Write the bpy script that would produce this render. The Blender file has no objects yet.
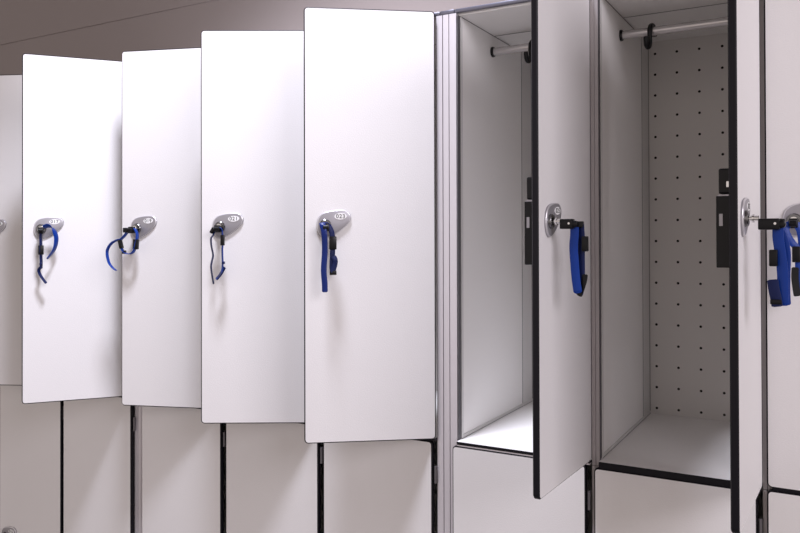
import bpy, bmesh, math
from mathutils import Vector, Matrix
C = bpy.context.scene.collection
CZ = 1.45                      # height of the camera above the floor
# ------------------------------------------------------------------ materials
def mat(name, col, rough=.5, metal=0., noise=0., nscale=60., bump=0., bscale=300., spec=.5, coat=0.):
    m = bpy.data.materials.new(name); m.use_nodes = True
    nt = m.node_tree; b = nt.nodes['Principled BSDF']
    b.inputs['Base Color'].default_value = (*col, 1); b.inputs['Roughness'].default_value = rough
    b.inputs['Metallic'].default_value = metal; b.inputs['Specular IOR Level'].default_value = spec
    b.inputs['Coat Weight'].default_value = coat
    tc = nt.nodes.new('ShaderNodeTexCoord')
    if noise:
        n = nt.nodes.new('ShaderNodeTexNoise'); n.inputs['Scale'].default_value = nscale; n.inputs['Detail'].default_value = 4
        nt.links.new(tc.outputs['Object'], n.inputs['Vector'])
        r = nt.nodes.new('ShaderNodeMapRange'); r.inputs['To Min'].default_value = 1-noise; r.inputs['To Max'].default_value = 1+noise
        nt.links.new(n.outputs['Fac'], r.inputs['Value'])
        mx = nt.nodes.new('ShaderNodeVectorMath'); mx.operation = 'SCALE'; mx.inputs[0].default_value = col
        nt.links.new(r.outputs[0], mx.inputs['Scale']); nt.links.new(mx.outputs[0], b.inputs['Base Color'])
    if bump:
        n = nt.nodes.new('ShaderNodeTexNoise'); n.inputs['Scale'].default_value = bscale; n.inputs['Detail'].default_value = 3
        nt.links.new(tc.outputs['Object'], n.inputs['Vector'])
        bp = nt.nodes.new('ShaderNodeBump'); bp.inputs['Strength'].default_value = bump; bp.inputs['Distance'].default_value = .001
        nt.links.new(n.outputs['Fac'], bp.inputs['Height']); nt.links.new(bp.outputs[0], b.inputs['Normal'])
    return m
M = dict(
    white=mat('white_laminate', (.80,.785,.79), .5, noise=.012, nscale=220, bump=.35, bscale=420, spec=.35),
    core=mat('black_laminate_core', (.006,.0055,.009), .4, spec=.22),
    inner=mat('interior_panel', (.86,.845,.83), .55, noise=.01, nscale=120, spec=.3),
    strip=mat('interior_profile', (.66,.65,.64), .45),
    seam=mat('panel_seam', (.26,.25,.25), .6), stile=mat('brown_grey_stile', (.40,.37,.375), .4, metal=.3),
    hinge=mat('dark_steel_hinge', (.16,.15,.16), .45, metal=.5),
    alu=mat('brushed_aluminium', (.76,.73,.77), .36, metal=.35, noise=.02, nscale=90),
    groove=mat('dark_groove_rubber', (.09,.085,.095), .6),  # one even dark tone for seals, groove inserts, fillers and plinth
    rail=mat('dark_anodised_rail', (.20,.20,.25), .35, metal=.7),
    silver=mat('satin_silver_plate', (.36,.35,.38), .38, metal=.55),
    rim=mat('pale_plate_rim', (.62,.61,.64), .3, metal=.5),
    chrome=mat('chrome', (.75,.75,.76), .12, metal=1),
    steel=mat('dark_steel', (.22,.22,.23), .22, metal=1),
    tag=mat('white_number_tag', (.88,.88,.88), .4),
    ink=mat('dark_number_ink', (.03,.03,.035), .5),
    blk=mat('black_plastic', (.005,.005,.0065), .33, spec=.25),
    blue=mat('blue_strap', (.004,.038,.27), .32, bump=.3, bscale=900, spec=.25),
    royal=mat('deep_blue_strap', (.004,.018,.14), .3, bump=.3, bscale=900, spec=.25),
    navy=mat('dark_blue_strap', (.005,.012,.075), .4, bump=.3, bscale=900, spec=.25),
    rod=mat('satin_hanging_rod', (.62,.60,.60), .25, metal=.6),
    wall=mat('brown_grey_wall_paint', (.27,.235,.228), .8, noise=.03, nscale=5),
    ceil=mat('brown_grey_ceiling_paint', (.25,.22,.215), .8, noise=.03, nscale=4),
    floor=mat('grey_floor_vinyl', (.32,.30,.29), .45, noise=.06, nscale=25),
)
def perforated(col, x0, z0, pitch, r):
    m = mat('perforated_back_panel', col, .6, spec=.25); nt = m.node_tree; N = nt.nodes; L = nt.links
    b = N['Principled BSDF']; tc = N.new('ShaderNodeTexCoord'); sp = N.new('ShaderNodeSeparateXYZ'); L.new(tc.outputs['Object'], sp.inputs[0])
    def mth(op, a, c=None):
        n = N.new('ShaderNodeMath'); n.operation = op
        for i, v in enumerate((a, c)):
            if v is None: continue
            if isinstance(v, (int, float)): n.inputs[i].default_value = v
            else: L.new(v, n.inputs[i])
        return n.outputs[0]
    def cell(s, o):
        t = mth('DIVIDE', mth('SUBTRACT', s, o - pitch/2), pitch)
        return mth('MULTIPLY', mth('SUBTRACT', mth('FRACT', t), .5), pitch)
    a = cell(sp.outputs['X'], x0); c = cell(sp.outputs['Z'], z0)
    d = mth('SQRT', mth('ADD', mth('MULTIPLY', a, a), mth('MULTIPLY', c, c)))
    hole = mth('LESS_THAN', d, r)
    lim = mth('LESS_THAN', sp.outputs['Z'], z0 + pitch/2)
    hole = mth('MULTIPLY', hole, lim)
    hole = mth('MULTIPLY', hole, mth('GREATER_THAN', sp.outputs['Z'], z0 - 17.5*pitch))
    hole = mth('MULTIPLY', hole, mth('GREATER_THAN', sp.outputs['X'], x0 - pitch/2))
    mx = N.new('ShaderNodeMix'); mx.data_type = 'RGBA'; L.new(hole, mx.inputs['Factor'])
    mx.inputs['A'].default_value = (*col, 1); mx.inputs['B'].default_value = (.008,.007,.007,1)
    L.new(mx.outputs['Result'], b.inputs['Base Color'])
    return m
# ------------------------------------------------------------------ mesh helpers
def obj(name, bm, mats, parent=None, loc=(0,0,0), rz=0, smooth=False):
    me = bpy.data.meshes.new(name)
    bmesh.ops.recalc_face_normals(bm, faces=bm.faces)
    bm.to_mesh(me); bm.free()
    for k in (mats if isinstance(mats, (list, tuple)) else [mats]): me.materials.append(k if not isinstance(k, str) else M[k])
    if smooth:
        for p in me.polygons: p.use_smooth = True
        me.set_sharp_from_angle(angle=math.radians(40))
    o = bpy.data.objects.new(name, me); C.objects.link(o); o.location = loc; o.rotation_euler = (0,0,rz)
    if parent: o.parent = parent
    return o
def bx(bm, x0, x1, y0, y1, z0, z1, bev=0., mi=0):
    vs = [bm.verts.new((x, y, z)) for x in (x0,x1) for y in (y0,y1) for z in (z0,z1)]
    fs = []
    for q in ((0,1,3,2),(4,6,7,5),(0,4,5,1),(2,3,7,6),(0,2,6,4),(1,5,7,3)):
        f = bm.faces.new([vs[i] for i in q]); f.material_index = mi; fs.append(f)
    if bev:
        es = list({e for f in fs for e in f.edges})
        bmesh.ops.bevel(bm, geom=es, offset=bev, segments=2, affect='EDGES', profile=.5, material=mi)
    return bm
def box(*a, **k): return bx(bmesh.new(), *a, **k)
def loft(bm, rings, cap=True, mi=0):
    R = [[bm.verts.new(p) for p in r] for r in rings]; n = len(R[0])
    for a, b in zip(R, R[1:]):
        for i in range(n):
            f = bm.faces.new((a[i], a[(i+1)%n], b[(i+1)%n], b[i])); f.material_index = mi
    if cap:
        for r in (R[0], R[-1][::-1]): f = bm.faces.new(r); f.material_index = mi
    return R
def spline(pts, n=6, closed=False):
    P = [Vector(p) for p in pts]; out = []; m = len(P)
    for i in range(m if closed else m-1):
        g = lambda k: P[k % m] if closed else P[max(0, min(m-1, k))]
        a, b, c, d = g(i-1), g(i), g(i+1), g(i+2)
        for j in range(n):
            t = j/n
            out.append(.5*((2*b)+(c-a)*t+(2*a-5*b+4*c-d)*t*t+(3*b-a-3*c+d)*t**3))
    if not closed: out.append(P[-1])
    return out
def tube(bm, pts, r, seg=10, n=5):
    path = spline(pts, n) if n > 1 else [Vector(p) for p in pts]
    rings = []; up = Vector((.31,.2,.93)).normalized()
    for i, p in enumerate(path):
        t = (path[min(i+1, len(path)-1)]-path[max(i-1, 0)]).normalized()
        s = t.cross(up).normalized(); up = s.cross(t).normalized()
        rr = r(i/(len(path)-1)) if callable(r) else r
        rings.append([p+rr*(math.cos(k*2*math.pi/seg)*s+math.sin(k*2*math.pi/seg)*up) for k in range(seg)])
    loft(bm, rings); return bm
def ribbon(bm, pts, width, wdir, th=.0016, n=7, rnd=True):
    """a strap: flat band along pts, broad side along wdir (one vector or one per point)"""
    path = spline(pts, n); m = len(path)
    if isinstance(wdir[0], (int, float)): wd = [Vector(wdir).normalized()]*m
    else: wd = [w.normalized() for w in spline(wdir, n)]
    rings = []
    for i, p in enumerate(path):
        t = (path[min(i+1, m-1)]-path[max(i-1, 0)]).normalized()
        w = (wd[i]-t*wd[i].dot(t)).normalized(); nn = t.cross(w)
        h = width/2
        if rnd and i == 0: h *= .6
        if rnd and i == m-1: h *= .6
        rings.append([p+w*(h*a)+nn*(th/2*b) for a, b in ((-1,-.5),(-.9,-1),(.9,-1),(1,-.5),(1,.5),(.9,1),(-.9,1),(-1,.5))])
    loft(bm, rings); return bm
def lathe_y(bm, prof, cx, cz, seg=28):
    """rings about an axis parallel to y: prof = [(y, radius)...]"""
    loft(bm, [[(cx+r*math.cos(k*2*math.pi/seg), y, cz+r*math.sin(k*2*math.pi/seg)) for k in range(seg)] for y, r in prof]); return bm
def rrect(x0, x1, z0, z1, r, inset=0., seg=6):
    x0 += inset; x1 -= inset; z0 += inset; z1 -= inset; r = max(r-inset, .0004); out = []
    for cx, cz, a0 in ((x1-r, z1-r, 0), (x0+r, z1-r, 90), (x0+r, z0+r, 180), (x1-r, z0+r, 270)):
        for k in range(seg+1):
            a = math.radians(a0+90*k/seg); out.append((cx+r*math.cos(a), cz+r*math.sin(a)))
    return out
def door_bm(x0, x1, z0, z1, th=.012, r=.0085, ch=.0024):
    """compact laminate: white faces, black core showing on the edges and the small bevel"""
    bm = bmesh.new()
    R = [[(x, y, z) for x, z in rrect(x0, x1, z0, z1, r, ins)] for y, ins in ((0, ch), (ch*.8, 0), (th-ch*.8, 0), (th, ch))]
    loft(bm, R, mi=1)
    bm.faces.ensure_lookup_table(); bm.faces[-1].material_index = 0; bm.faces[-2].material_index = 0
    return bm
def tag(o, label, cat, group=None):
    o['label'] = label; o['category'] = cat
    if group: o['group'] = group
def empty(name, loc, rz=0):
    o = bpy.data.objects.new(name, None); C.objects.link(o); o.location = loc; o.rotation_euler = (0,0,rz); o.empty_display_size = .05
    return o
def copy_tree(o, parent=None):
    c = o.copy(); C.objects.link(c); c.parent = parent
    for ch in list(o.children): copy_tree(ch, c)
    return c
def struct(name, bm, m):
    o = obj(name, bm, m); o['kind'] = 'structure'; return o
# ------------------------------------------------------------------ room shell
bm = box(-6, 5, -5.5, .56, -.05, 0); struct('floor', bm, 'floor')
bm = box(-6, 5, .50, .56, 0, CZ+2.6); struct('wall_back', bm, 'wall')
bm = box(-6, 5, .496, .50, CZ+.81, CZ+2.6); struct('trim_1', bm, 'wall')
bm = box(-6, 5, -5.5, .56, CZ+2.6, CZ+2.65); struct('ceiling', bm, 'ceil')
# ------------------------------------------------------------------ locker geometry (metres; measured along the row)
PITCH = .296
XL = {0: -2.2505, 1: -1.9485, 2: -1.6225, 3: -1.3235, 4: -1.0275, 5: -.698, 6: -.402, 7: -.106}     # left side of each locker body
Z0 = CZ-.4215                       # locker floor of the upper tier
DB, DT = CZ-.4209, CZ+.4825         # upper doors, bottom and top
LT = CZ-.4335; LB = .155            # lower doors, top and bottom
DEP = .459
DOORX = {0: -1.9595, 1: -1.668, 2: -1.3454, 3: -1.0483, 4: -.7525, 5: -.4109, 6: -.1125}
DOORY = {0: -.0094, 1: -.0094, 2: -.0094, 3: -.0094, 4: -.0094, 5: .0015, 6: -.0094}
DOORA = {0: .4047, 1: .9071, 2: .3328, 3: .5258, 4: .6413, 5: math.radians(87.65), 6: math.radians(87.8)}
WD = {0: .2533, 1: .2545, 2: .2580, 3: .2580, 4: .2575, 5: .2533, 6: .2533}
DK = {2: .004, 3: .004, 4: .0045}
perf = perforated((.66,.64,.62), -.3775-XL[6], .443+.4215, .05, .0031)
perf_origin = perf
def carcass_upper():
    r = empty('upper_locker', (0,0,Z0))
    H = .4705+.4215
    obj('side_panel', bx(bmesh.new(), 0, .008, .022, DEP, -.0115, H), 'inner', r)
    obj('side_panel', bx(bmesh.new(), PITCH-.008, PITCH, .022, DEP, -.0115, H), 'inner', r)
    obj('back_panel', bx(bmesh.new(), 0, PITCH, DEP+.0002, DEP+.008, -.0115, H+.008), perf, r)
    t = bmesh.new(); bx(t, 0, PITCH, .022, .228, H+.0001, H+.008); bx(t, 0, PITCH, .2295, DEP, H+.002, H+.008)
    bx(t, 0, PITCH, .222, .2295, H+.0022, H+.0078)
    obj('top_panel', t, 'inner', r)
    # aluminium edge frame, with the dark seal on its inner side
    for s in (0, 1):
        f = bmesh.new(); a = 0 if s == 0 else PITCH-.0078
        bx(f, a+.0002, a+.0076, .0125, .0218, -.0115, H+.004, .0008)
        obj('frame_stile', f, 'stile', r)
        g = bmesh.new(); a = .0078 if s == 0 else PITCH-.0078-.0006
        bx(g, a, a+.0006, .0125, .028, .0005, H)
        obj('door_seal', g, 'groove', r)
    obj('top_rail', bx(bmesh.new(), 0, PITCH, .0125, .0215, H+.0045, H+.0135, .003), 'rail', r, smooth=True)
    # corner profiles around the left side panel
    p = bmesh.new()
    bx(p, .0081, .0096, .025, .034, .0075, H-.0002); bx(p, .0081, .0096, .025, DEP-.0002, .0003, .0072)
    bx(p, .0081, .0094, .388, .4525, .0075, H-.0002); bx(p, .0081, .0100, .4545, DEP-.0002, .0075, H-.0002, mi=1)
    bx(p, .0081, .0088, .386, .3878, .0075, H-.0002, mi=1); bx(p, .0097, .0102, .025, DEP-.0004, .0001, .0010, mi=1)
    bx(p, .0081, .0092, .034, DEP-.0004, H-.0012, H-.0001, mi=1)
    bx(p, .0095, PITCH-.0085, .2090, .2104, H-.0010, H-.00005, mi=1)
    obj('corner_profile', p, ['strip', 'seam'], r)
    return r
def rod_on(r, ry, rz):
    z = rz+.4215; b = bmesh.new(); seg = 24
    loft(b, [[(x, ry+.0090*math.cos(k*2*math.pi/seg), z+.0090*math.sin(k*2*math.pi/seg)) for k in range(seg)] for x in (.014, PITCH-.014)])
    ro = obj('hanging_rod', b, 'rod', r, smooth=True)
    for x0, x1 in ((.0082, .0138), (PITCH-.0138, PITCH-.0082)):
        f = bmesh.new()
        loft(f, [[(x, ry+rr*math.cos(k*2*math.pi/seg), z+rr*math.sin(k*2*math.pi/seg)) for k in range(seg)] for x, rr in ((x0, .0118), (x0*.4+x1*.6, .0118), (x1, .0104))])
        obj('rod_socket', f, 'blk', ro, smooth=True)
    return ro
def shelf(r, thick=.0118):
    b = bmesh.new(); bx(b, .0002, PITCH-.0002, .0002, DEP, -thick, 0, 0)
    for f in b.faces:
        if abs(f.normal.z) < .5: f.material_index = 1
    b.normal_update()
    for f in b.faces:
        f.material_index = 0 if abs(f.normal.z) > .5 else 1
    # notch: the shelf sits between the side panels, its front lip runs the full width
    bmesh.ops.delete(b, geom=list(b.verts), context='VERTS')
    bx(b, .0088, PITCH-.0088, .0002, DEP, -thick, 0)
    b.normal_update()
    for f in b.faces: f.material_index = 0 if f.normal.z > .5 else 1
    return obj('shelf', b, ['inner', 'core'], r)
def carcass_lower():
    r = empty('lower_locker', (0,0,0)); T = LT
    obj('side_panel', box(0, .008, .022, DEP, .10, T), 'inner', r)
    obj('side_panel', box(PITCH-.008, PITCH, .022, DEP, .10, T), 'inner', r)
    obj('back_panel', box(0, PITCH, DEP+.0002, DEP+.008, .10, T), 'inner', r)
    obj('bottom_panel', box(.0085, PITCH-.0085, .022, DEP, .10, .112), 'inner', r)
    obj('base_plinth', box(0, PITCH, .05, DEP, 0, .0998), 'groove', r)
    for a in (0, PITCH-.0078):
        obj('frame_stile', box(a+.0002, a+.0076, .0125, .0218, .10, T-.0002, .0008), 'stile', r)
    return r
# lock plate: tear-shaped escutcheon, round end at the key, tag at the pointed end
OUT = [(-18.5,-3.2),(-15.6,13.8),(-6.8,24.4),(8.8,29.7),(26.3,31.8),(42,31.2),(50.7,25.4),(53.6,18),(50.7,7.4),(40,-4.2),(26.3,-14.8),(11.7,-23.3),(0,-26.5),(-8.8,-24.4),(-15.6,-15.9)]
def plate_bm():
    P = [Vector((x*.001, 0, z*.001)) for x, z in OUT]; P = spline(P, 5, True)
    c = sum(P, Vector())/len(P); bm = bmesh.new()
    rings = [[c+(p-c)*s+Vector((0, y, 0)) for p in P] for y, s in ((0,1),(-.0022,1),(-.0036,.965),(-.0040,.92))]
    loft(bm, rings); bm.faces.ensure_lookup_table()
    n = len(P)
    for i, f in enumerate(bm.faces):
        if n <= i < 3*n: f.material_index = 1
    return bm
def text_bm(s, size):
    cu = bpy.data.curves.new('t', 'FONT'); cu.body = s; cu.size = size; cu.align_x = 'CENTER'; cu.align_y = 'CENTER'; cu.extrude = .00012
    cu.offset = .00006; cu.space_character = 1.12
    o = bpy.data.objects.new('t', cu); C.objects.link(o); bpy.context.view_layer.update()
    me = bpy.data.meshes.new_from_object(o.evaluated_get(bpy.context.evaluated_depsgraph_get()))
    bm = bmesh.new(); bm.from_mesh(me); bpy.data.objects.remove(o); bpy.data.meshes.remove(me)
    bmesh.ops.rotate(bm, verts=bm.verts, matrix=Matrix.Rotation(math.pi/2, 3, 'X'), cent=(0,0,0))
    return bm
def lock_parts(door, kx, kz, number, knob_low=False):
    """escutcheon on a door; kx, kz = key cylinder in door coordinates"""
    obj('lock_plate', plate_bm(), ['silver', 'rim'], door, (kx, -.0002, kz), smooth=True)
    b = bmesh.new(); lathe_y(b, [(-.0042,.0125),(-.0075,.0120),(-.0088,.0105),(-.0088,.0070),(-.0065,.0065)], 0, 0)
    obj('key_cylinder', b, 'steel', door, (kx, 0, kz), smooth=True)
    t = bmesh.new(); lathe_y(t, [(-.0042,.0065),(-.0050,.0064)], 0, 0, 36)
    bmesh.ops.scale(t, vec=(2.0, 1, 1.02), verts=t.verts); bmesh.ops.rotate(t, verts=t.verts, cent=(0,0,0), matrix=Matrix.Rotation(math.radians(-3), 3, 'Y'))
    if number:
        n = text_bm(number, .0118); bmesh.ops.translate(n, vec=(0,-.0052,0), verts=n.verts)
        me = bpy.data.meshes.new('n'); n.to_mesh(me); n.free()
        k = len(t.faces); t.from_mesh(me); t.faces.ensure_lookup_table()
        for f in list(t.faces)[k:]: f.material_index = 1
        bpy.data.meshes.remove(me)
    o = obj('number_tag', t, ['tag', 'ink'], door, (kx+.0315, 0, kz+.0185))
    o['label'] = 'white oval tag with number ' + number if number else 'white oval tag'
def hinge(door, x, y, z):
    b = bmesh.new()
    loft(b, [[(x+.0035*math.cos(k*math.pi/6), y+.0035*math.sin(k*math.pi/6), zz) for k in range(12)] for zz in (z-.018, z+.018)])
    obj('hinge', b, 'hinge', door, smooth=True)
KU, KZ = .209, .0285
def lock_case(door, u, k=0):
    c = bmesh.new()
    bx(c, -u, -u+.036, .0122, .0370+k, CZ-.0445, CZ+.063, .0015, 0)
    bx(c, -u+.001, -u+.034, .0122, .0335+k, CZ+.066, CZ+.104, .0025, 0)
    bx(c, -u+.0005, -u+.035, .0122, .0345+k, CZ+.0625, CZ+.0650, .0, 2)
    bx(c, -u-.0006, -u+.001, .0275+k, .0325+k, CZ+.018, CZ+.036, .0, 2)
    o = obj('lock_case', c, ['blk', 'tag', 'silver'], door); o['label'] = 'black lock case on the inner face of the door'
    b = bmesh.new(); bx(b, -u-.0006, -u+.003, .017, .0225, CZ+.075, CZ+.085, .001)
    obj('lock_bolt', b, 'chrome', door)
# ------------------------------------------------------------------ upper lockers
UL = {
 0: 'upper white locker at the far left edge, its door slightly open behind door 017',
 1: 'upper white locker with half-open door numbered 017, blue arc of strap on its lock',
 2: 'upper white locker with half-open door numbered 019',
 3: 'upper white locker with bright half-open door numbered 021',
 4: 'upper white locker with half-open door numbered 023, left of the wide grooved aluminium post',
 5: 'open upper white locker with bright bare floor, right of the wide grooved aluminium post',
 6: 'open upper white locker showing a grey back panel full of small holes',
 7: 'closed upper white locker at the right edge of the photo',
}
LL = {
 0: 'lower white locker at the far left edge, a lock plate just showing at its bottom',
 1: 'lower white locker below the door numbered 017',
 2: 'lower white locker below the door numbered 019, right of the narrow post',
 3: 'lower white locker below the door numbered 021',
 4: 'lower white locker below the door numbered 023, left of the wide grooved post',
 5: 'lower lavender-lit white locker right of the wide grooved post',
 6: 'lower white locker below the open locker with the perforated back',
 7: 'lower white locker at the bottom right corner, below the closed upper locker',
}
NUM = {0: '015', 1: '017', 2: '019', 3: '021', 4: '023', 5: '025', 6: '027', 7: '029'}
proto = carcass_upper()
for i in range(8):
    L = proto if i == 0 else copy_tree(proto)
    L.location = (XL[i], 0, Z0); tag(L, UL[i], 'locker', 'upper tier of white lockers')
for i, L in enumerate([o for o in C.objects if o.name.startswith('upper_locker')]):
    L['n'] = 0; del L['n']
uppers = {}
for o in C.objects:
    if o.name.startswith('upper_locker'):
        for i in range(8):
            if abs(o.location.x-XL[i]) < 1e-4: uppers[i] = o
for i in range(8):
    L = uppers[i]
    if i <= 5:
        shelf(L, .0062)
    if i == 5:
        obj('shelf_rail', box(.0088, PITCH-.0088, .0006, .0118, -.0088, -.0064), 'alu', L)
    if i > 5: shelf(L, .0118 if i == 6 else .0062)
    if i in (5, 6): rod_on(L, *((.199, .431) if i == 5 else (.187, .427)))
    # door, in its own frame: hinge axis at x=0, door towards -x, front face at y=0
    if i < 7:
        d = obj('door', door_bm(-WD[i], .0185 if 0 < i < 5 else .026 if i == 5 else 0, DB-(.0025 if i < 5 else .0045 if i == 5 else .001), DT), ['white', 'core'], L, (DOORX[i]-XL[i], DOORY[i], -Z0), DOORA[i])
        lock_parts(d, -KU-DK.get(i, 0), CZ+KZ, NUM[i])
        if i != 5:
            for z in (CZ+.41, CZ-.33): hinge(d, -.006, .0158, z)
        lock_case(d, .214 if i == 5 else .205, .004 if i == 5 else 0)
    else:
        d = obj('door', door_bm(0, .281, DB-.0035, DT), ['white', 'core'], L, (-.0002, 0, -Z0))
        lock_parts(d, .281-KU-.028, CZ+KZ, NUM[i])
        hinge(d, .2855, .007, CZ+.41); hinge(d, .2855, .007, CZ-.33)
# ------------------------------------------------------------------ lower lockers
lp = carcass_lower(); lows = {0: lp}
for i in range(1, 8): lows[i] = copy_tree(lp)
DX = {0: -2.2430, 1: -1.9431, 2: -1.6205, 3: -1.3234, 4: -1.0276, 5: -.6993, 6: -.4024, 7: -.1062}
dp = None
for i in range(8):
    L = lows[i]; L.location = (XL[i], 0, 0); tag(L, LL[i], 'locker', 'lower tier of white lockers')
    top = LT-.0004 + (.0030 if i == 5 else .0050 if i != 6 else 0)
    dw = .2894 if i == 0 else .281
    d = obj('door', door_bm(0, dw, LB, top), ['white', 'core'], L, (DX[i]-XL[i], 0, 0))
    lock_parts(d, dw-.2026-.0535, CZ-.902, '016' if i == 0 else '')
    for z in (CZ-.50, .30): hinge(d, dw+.0045, .0078, z)
for row in (uppers, lows):
    for i, side in ((1, 1), (2, 0), (4, 1), (5, 0)):
        st = sorted([o for o in row[i].children if o.name.startswith('frame_stile')], key=lambda o: o.data.vertices[0].co.x)[side]
        bpy.data.objects.remove(st)
# ------------------------------------------------------------------ grooved aluminium posts
def post(x0, x1, c0, c1, ribs, label):
    """extruded profile with grooves, drawn in plan and run the full height; c0..c1 is the gap the cap closes"""
    h = (x1-x0)/2; w = x1-x0; r = empty('frame_post', ((x0+x1)/2, 0, 0)); zt = CZ+.4745
    pl = [(-h, .0125)]
    for a, b in ribs: pl += [(-h+a*w, .0125), (-h+a*w, .0185), (-h+b*w, .0185), (-h+b*w, .0125)]
    pl += [(h, .0125), (h, .0217), (-h, .0217)]
    b = bmesh.new(); loft(b, [[(x, y, z) for x, y in pl] for z in (0, zt)])
    obj('post_profile', b, 'alu', r)
    g = bmesh.new()
    for a, c in ribs: bx(g, -h+a*w+.0001, -h+c*w-.0001, .0170, .0184, 0, zt-.001)
    obj('groove_insert', g, 'groove', r)
    m = (x0+x1)/2
    obj('end_cap', box(c0-m+.0002, c1-m-.0002, .0125, .0217, zt+.0005, CZ+.484, .002), 'rail', r, smooth=True)
    obj('rear_filler', box(c0-m+.0003, c1-m-.0003, .0222, .06, 0, zt), 'groove', r)
    tag(r, label, 'post'); return r
post(-.7401, -.6935, -.7315, -.698, ((.30,.345),(.62,.66)), 'wide aluminium post with vertical grooves between door 023 and the bright open locker')
post(-1.6611, -1.6215, -1.6525, -1.6225, ((.285,.335),(.60,.645)), 'grooved aluminium post seen below door 019, its right side against a lower locker')
# ------------------------------------------------------------------ coat hooks
def hook(x, label, rz=0, y=.187, z=.4255):
    P = [(0,.0137,-.006),(0,.0135,.003),(0,.009,.0112),(0,0,.0145),(0,-.009,.0112),(0,-.0137,.002),(0,-.0140,-.010),(0,-.0135,-.022),(0,-.0155,-.031),(0,-.0230,-.0365),(0,-.0310,-.033),(0,-.0340,-.024),(0,-.0345,-.0165)]
    b = tube(bmesh.new(), P, .0040, 12, 5)
    bmesh.ops.scale(b, vec=(1.25, 1, 1), verts=b.verts)
    o = obj('coat_hook', b, 'blk', None, (x, y, CZ+z), rz, smooth=True)
    tag(o, label, 'hook', 'black hooks on the locker rods')
hook(-.329, 'black plastic hook hanging on the rod in front of the perforated back panel', math.radians(-9))
hook(-.590, 'black plastic hook on the rod of the bright open locker, half behind the door edge', math.radians(-9), .199, .4295)
# ------------------------------------------------------------------ keys on wrist straps
def key_thing(n, label):
    if n == 7: hx, hy, a = -.1062+.281, 0, 0.; u0 = .237
    else: hx, hy, a = DOORX[n], DOORY[n], DOORA[n]; u0 = KU
    r = empty('wristband_key', (hx-(u0+DK.get(n, 0))*math.cos(a), hy-(u0+DK.get(n, 0))*math.sin(a), CZ+KZ), a)
    tag(r, label, 'key', 'locker keys on blue wrist straps')
    r['u0'] = u0
    return r
def T(r, p):  # (u, w, z) on the door -> local coordinates of the key
    return Vector((-(p[0]-r['u0']), -p[1], p[2]-KZ))
def strap(r, name, pts, width, wdir, m='blue', th=.0017, rnd=True):
    q = [T(r, p) for p in pts]
    wd = [Vector((-w[0], -w[1], w[2])) for w in wdir] if not isinstance(wdir[0], (int, float)) else (-wdir[0], -wdir[1], wdir[2])
    return obj(name, ribbon(bmesh.new(), q, width, wd, th, rnd=rnd), m, r, smooth=True)
def block(r, name, u, w, z, du, dw, dz, m='blk', bev=.0015, tilt=0, yaw=0):
    b = box(-du/2, du/2, -dw/2, dw/2, -dz/2, dz/2, bev)
    if tilt: bmesh.ops.rotate(b, verts=b.verts, cent=(0,0,0), matrix=Matrix.Rotation(math.radians(tilt), 3, 'Y'))
    if yaw: bmesh.ops.rotate(b, verts=b.verts, cent=(0,0,0), matrix=Matrix.Rotation(math.radians(yaw), 3, 'Z'))
    o = obj(name, b, m, r, T(r, (u, w, z)), smooth=True); return o
def key_body(r, w1=.047, dz=-.004):
    u = r['u0']
    b = bmesh.new(); lathe_y(b, [(-.0066,.0040),(-.0130,.0040),(-.0132,.0065),(-.0158,.0065),(-.0160,.0044),(-.0220,.0044)], 0, 0, 18)
    obj('key_shaft', b, 'chrome', r, smooth=True)
    h = bmesh.new(); bx(h, -.0070, .0070, -w1, -.0215, -.0090+dz, .0075+dz, .002)
    o = obj('key_head', h, 'blk', r, smooth=True)
    p = bmesh.new(); loft(p, [[(x, -w1+.006+.0018*math.cos(k*math.pi/8), .0018*math.sin(k*math.pi/8)+dz) for k in range(16)] for x in (-.0080, .0080)])
    obj('strap_pin', p, 'chrome', r, smooth=True)
    e = bmesh.new(); loft(e, [[(x, -w1-.002+rr*math.cos(k*math.pi/8), -.001+dz+rr*math.sin(k*math.pi/8)) for k in range(16)] for x, rr in ((-.006,.004),(-.005,.0055),(.005,.0055),(.006,.004))])
    obj('strap_eye', e, 'blk', r, smooth=True)
W = (0,1,0); U = (1,0,0)
# 017
r = key_thing(1, 'key in the lock of door 017, its blue wrist strap arching to the right'); key_body(r, .034)
strap(r, 'strap', [(.2080,.030,.022),(.2088,.030,.006),(.2084,.030,-.016),(.2084,.029,-.040),(.2078,.028,-.058),(.2083,.028,-.074)], .011, (.55,.8,0), 'navy')
strap(r, 'strap', [(.2090,.028,-.070),(.2135,.026,-.078),(.2110,.026,-.088),(.2050,.027,-.099),(.1960,.028,-.112)], .009, (.75,.6,.3), 'navy')
strap(r, 'strap', [(.2020,.032,.032),(.1930,.034,.036),(.1830,.034,.031),(.1755,.032,.0174),(.1725,.030,-.0006),(.1780,.028,-.0264),(.1944,.028,-.0494)], .014, [(.2,.75,.6),(.2,.7,.7),(.45,.7,.5),(.7,.7,.2),(.7,.7,0),(.5,.8,0),(.3,.9,0)], 'blue')
block(r, 'buckle', .2085, .029, -.0262, .013, .010, .024); block(r, 'strap_keeper', .2085, .029, -.062, .008, .008, .004, 'navy')
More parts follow.
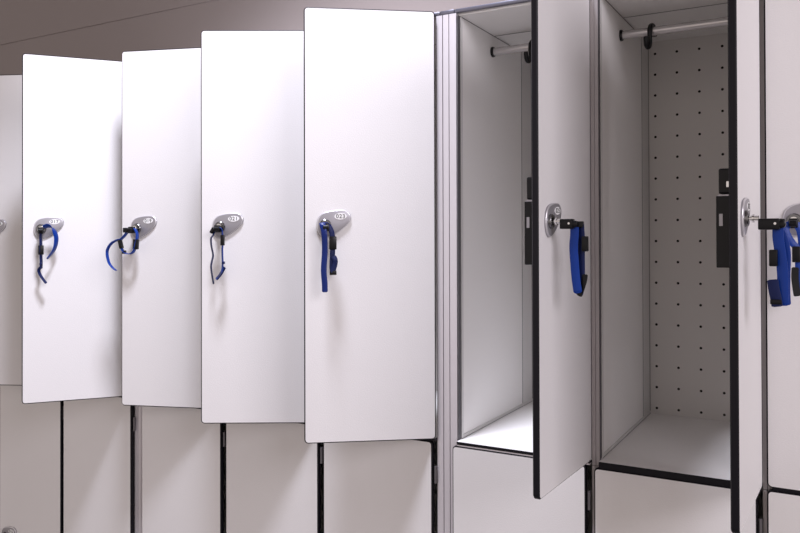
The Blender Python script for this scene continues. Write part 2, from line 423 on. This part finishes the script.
# 019
r = key_thing(2, 'key with blue wrist strap looped in a ring, hanging from the lock of door 019'); key_body(r, .036)
block(r, 'strap_swivel', .2230, .031, .0235, .012, .012, .012)
strap(r, 'strap', [(.2190,.030,.020),(.2290,.030,.008),(.2399,.030,-.0036),(.2371,.030,-.0187),(.2289,.030,-.0313),(.2152,.030,-.0363),(.2030,.030,-.030),(.1965,.029,-.010),(.1940,.028,.0113),(.2000,.028,.026),(.2080,.029,.030)], .011, (.15,.95,.1), 'blue')
strap(r, 'strap', [(.2380,.031,.001),(.2500,.031,-.0025),(.2619,.031,-.0086),(.2715,.031,-.0200),(.2757,.030,-.0338),(.2720,.029,-.0560),(.2620,.029,-.0700),(.2509,.029,-.0778)], .009, (.3,.9,.2), 'blue')
block(r, 'buckle', .1972, .029, -.0120, .013, .010, .025, tilt=4)
block(r, 'strap_keeper', .2375, .031, -.0115, .008, .011, .022, tilt=-14); block(r, 'strap_keeper', .2290, .030, -.0315, .009, .009, .009)
# 021
r = key_thing(3, 'key in the lock of door 021, two thin dark blue strap ends hanging'); key_body(r, .034)
block(r, 'strap_swivel', .2200, .029, .0200, .008, .010, .014, tilt=30)
strap(r, 'strap', [(.2130,.030,.022),(.2190,.030,.009),(.2233,.030,.0015),(.2225,.030,-.015),(.2188,.030,-.0355),(.2215,.030,-.050),(.2233,.030,-.0620),(.2211,.030,-.0807),(.2177,.030,-.1011)], .010, (.50,-.80,0), 'navy', .0015)
strap(r, 'strap', [(.2100,.032,.024),(.2029,.031,.0256),(.1984,.030,.0165),(.1974,.030,-.0129),(.1980,.030,-.0242),(.1973,.030,-.0469),(.1972,.030,-.0560),(.1985,.030,-.0695),(.2030,.030,-.0808),(.2121,.030,-.0898)], .010, (.50,-.80,0), 'blue', .0016)
block(r, 'buckle', .1972, .030, -.0020, .0085, .010, .024); block(r, 'strap_keeper', .1955, .030, -.0530, .006, .010, .006, 'navy', .001)
strap(r, 'strap_tip', [(.1925,.030,-.0630),(.1965,.030,-.0700),(.2030,.030,-.0810),(.2115,.030,-.0905)], .011, (.6,-.75,0), 'navy', .0032)
# 023
r = key_thing(4, 'key with bright blue wrist strap hanging straight down from the lock of door 023'); key_body(r, .032)
strap(r, 'strap', [(.2170,.031,.0330),(.2150,.036,.0270),(.2125,.038,.0120),(.2112,.037,-.0080),(.2113,.036,-.0300),(.2133,.036,-.0632),(.2115,.036,-.0900),(.2111,.036,-.1080)], .0118, (.98,-.1,0), 'royal', .0018)
strap(r, 'strap', [(.2120,.030,.0310),(.2030,.029,.0260),(.1965,.028,.0120),(.1947,.027,-.0100),(.1955,.027,-.0330),(.1962,.027,-.0560),(.1950,.027,-.0700)], .0110, (.95,.2,0), 'navy')
block(r, 'buckle', .1945, .029, -.0080, .015, .009, .027); block(r, 'strap_keeper', .1942, .028, -.0690, .014, .006, .009, 'blk', .001)
strap(r, 'strap_tip', [(.1935,.031,-.0350),(.1900,.031,-.0430),(.1905,.030,-.0520),(.1955,.030,-.0690)], .0105, (.95,.2,0), 'navy')
# open door of the bright locker
r = key_thing(5, 'key with wide blue wrist strap sticking out of the open door beside the bright locker'); key_body(r, .044)
strap(r, 'strap', [(.2060,.0440,.0200),(.2060,.0440,.0060),(.2060,.0425,-.0150),(.2060,.0440,-.0400),(.2060,.0460,-.0650),(.2060,.0495,-.0900)], .0150, (.1,1,0), 'blue')
strap(r, 'strap', [(.2000,.0520,.0260),(.1990,.0530,.0050),(.1990,.0530,-.0250),(.1990,.0530,-.0550),(.2000,.0530,-.0780),(.2020,.0500,-.0935)], .0125, (.1,1,0), 'navy')
block(r, 'strap_swivel', .2030, .0500, .0230, .010, .016, .010)
block(r, 'buckle', .2000, .0600, -.0090, .012, .0085, .025)
strap(r, 'strap_tip', [(.2005,.0600,-.0590),(.2010,.0585,-.0700),(.2015,.0540,-.0850),(.2020,.0500,-.0950)], .0090, (.1,1,0), 'blk', .003)
# open door of the perforated locker
r = key_thing(6, 'key with wide blue wrist strap sticking out of the open door of the perforated locker'); key_body(r, .050, -.008)
block(r, 'strap_swivel', .2030, .0490, .0210, .010, .014, .013)
strap(r, 'strap', [(.2060,.0470,.0160),(.2060,.0470,.0000),(.2060,.0500,-.0250),(.2060,.0525,-.0500),(.2060,.0525,-.0750),(.2060,.0535,-.0975)], .0150, (.1,1,0), 'blue')
strap(r, 'strap', [(.1990,.0450,.0200),(.1985,.0520,.0040),(.1980,.0570,-.0200),(.1980,.0565,-.0500),(.1980,.0560,-.0750),(.1990,.0570,-.0970)], .0110, (.1,1,0), 'blue')
block(r, 'buckle', .2095, .0410, -.0290, .010, .0110, .024)
strap(r, 'strap_tip', [(.2085,.0395,-.0600),(.2085,.0415,-.0750),(.2085,.0440,-.0880),(.2085,.0455,-.0990)], .0150, (.1,1,0), 'navy', .0022)
block(r, 'strap_keeper', .2097, .0440, -.0920, .005, .0150, .007, 'blk', .001)
# closed door at the right edge
r = key_thing(7, 'key with blue wrist strap in the closed door at the right edge of the photo'); key_body(r, .034)
strap(r, 'strap', [(.2400,.033,.0240),(.2480,.036,.0160),(.2440,.038,.0020),(.2370,.039,-.0100),(.2310,.038,-.0200),(.2290,.038,-.0500),(.2290,.038,-.0900)], .0110, (.9,.3,0), 'blue')
strap(r, 'strap', [(.2330,.031,.0240),(.2260,.031,.0080),(.2240,.031,-.0250),(.2260,.031,-.0600),(.2270,.031,-.0930)], .0120, (.9,.3,0), 'blue')
block(r, 'buckle', .2325, .041, -.0270, .012, .009, .026)
strap(r, 'strap_tip', [(.2340,.042,-.0480),(.2345,.042,-.0650),(.2330,.042,-.0820),(.2310,.042,-.0950)], .0110, (.9,.3,0), 'blk', .003)
for o in C.objects:
    if 'u0' in o: del o['u0']
# ------------------------------------------------------------------ light
def area(name, loc, rot, sx, sy, power, col):
    l = bpy.data.lights.new(name, 'AREA'); l.shape = 'RECTANGLE'; l.size = sx; l.size_y = sy; l.energy = power; l.color = col
    o = bpy.data.objects.new(name, l); C.objects.link(o); o.location = loc; o.rotation_euler = rot; return o
sl = bpy.data.lights.new('ceiling_spot', 'SPOT'); sl.energy = 262; sl.color = (.86,.87,1.0); sl.spot_size = math.radians(64); sl.spot_blend = .55; sl.shadow_soft_size = .17
so = bpy.data.objects.new('ceiling_spot', sl); C.objects.link(so); so.location = (-.84, -.58, CZ+1.85)
so.rotation_euler = (Vector((-1.22, 0, CZ-.1))-so.location).to_track_quat('-Z', 'Y').to_euler()
rl = area('fill_light', (2.5, -1.9, CZ+1.4), (0, 0, 0), 2.0, 1.4, 66, (.97,.92,1.0))  # unseen fill light, added to brighten the open door fronts from the right
rl.rotation_euler = (Vector((-.6, 0, CZ-.1))-rl.location).to_track_quat('-Z', 'Y').to_euler()
w = bpy.data.worlds.new('World'); bpy.context.scene.world = w; w.use_nodes = True
w.node_tree.nodes['Background'].inputs[0].default_value = (1.0,.875,.82,1); w.node_tree.nodes['Background'].inputs[1].default_value = .73
# ------------------------------------------------------------------ camera
cd = bpy.data.cameras.new('camera'); cam = bpy.data.objects.new('camera', cd); C.objects.link(cam)
cd.sensor_width = 36; cd.lens = 767.31*36/800; cd.shift_y = (232.84-266.5)/800; cd.clip_start = .05
cam.matrix_world = Matrix.Translation((0, -1.4457, CZ)) @ Matrix.Rotation(.5176, 4, 'Z') @ Matrix.Rotation(math.pi/2+.0078, 4, 'X') @ Matrix.Rotation(-.0027, 4, 'Z')
sc = bpy.context.scene; sc.camera = cam
sc.view_settings.view_transform = 'Standard'; sc.view_settings.look = 'None'; sc.view_settings.gamma = 1; sc.view_settings.exposure = .08
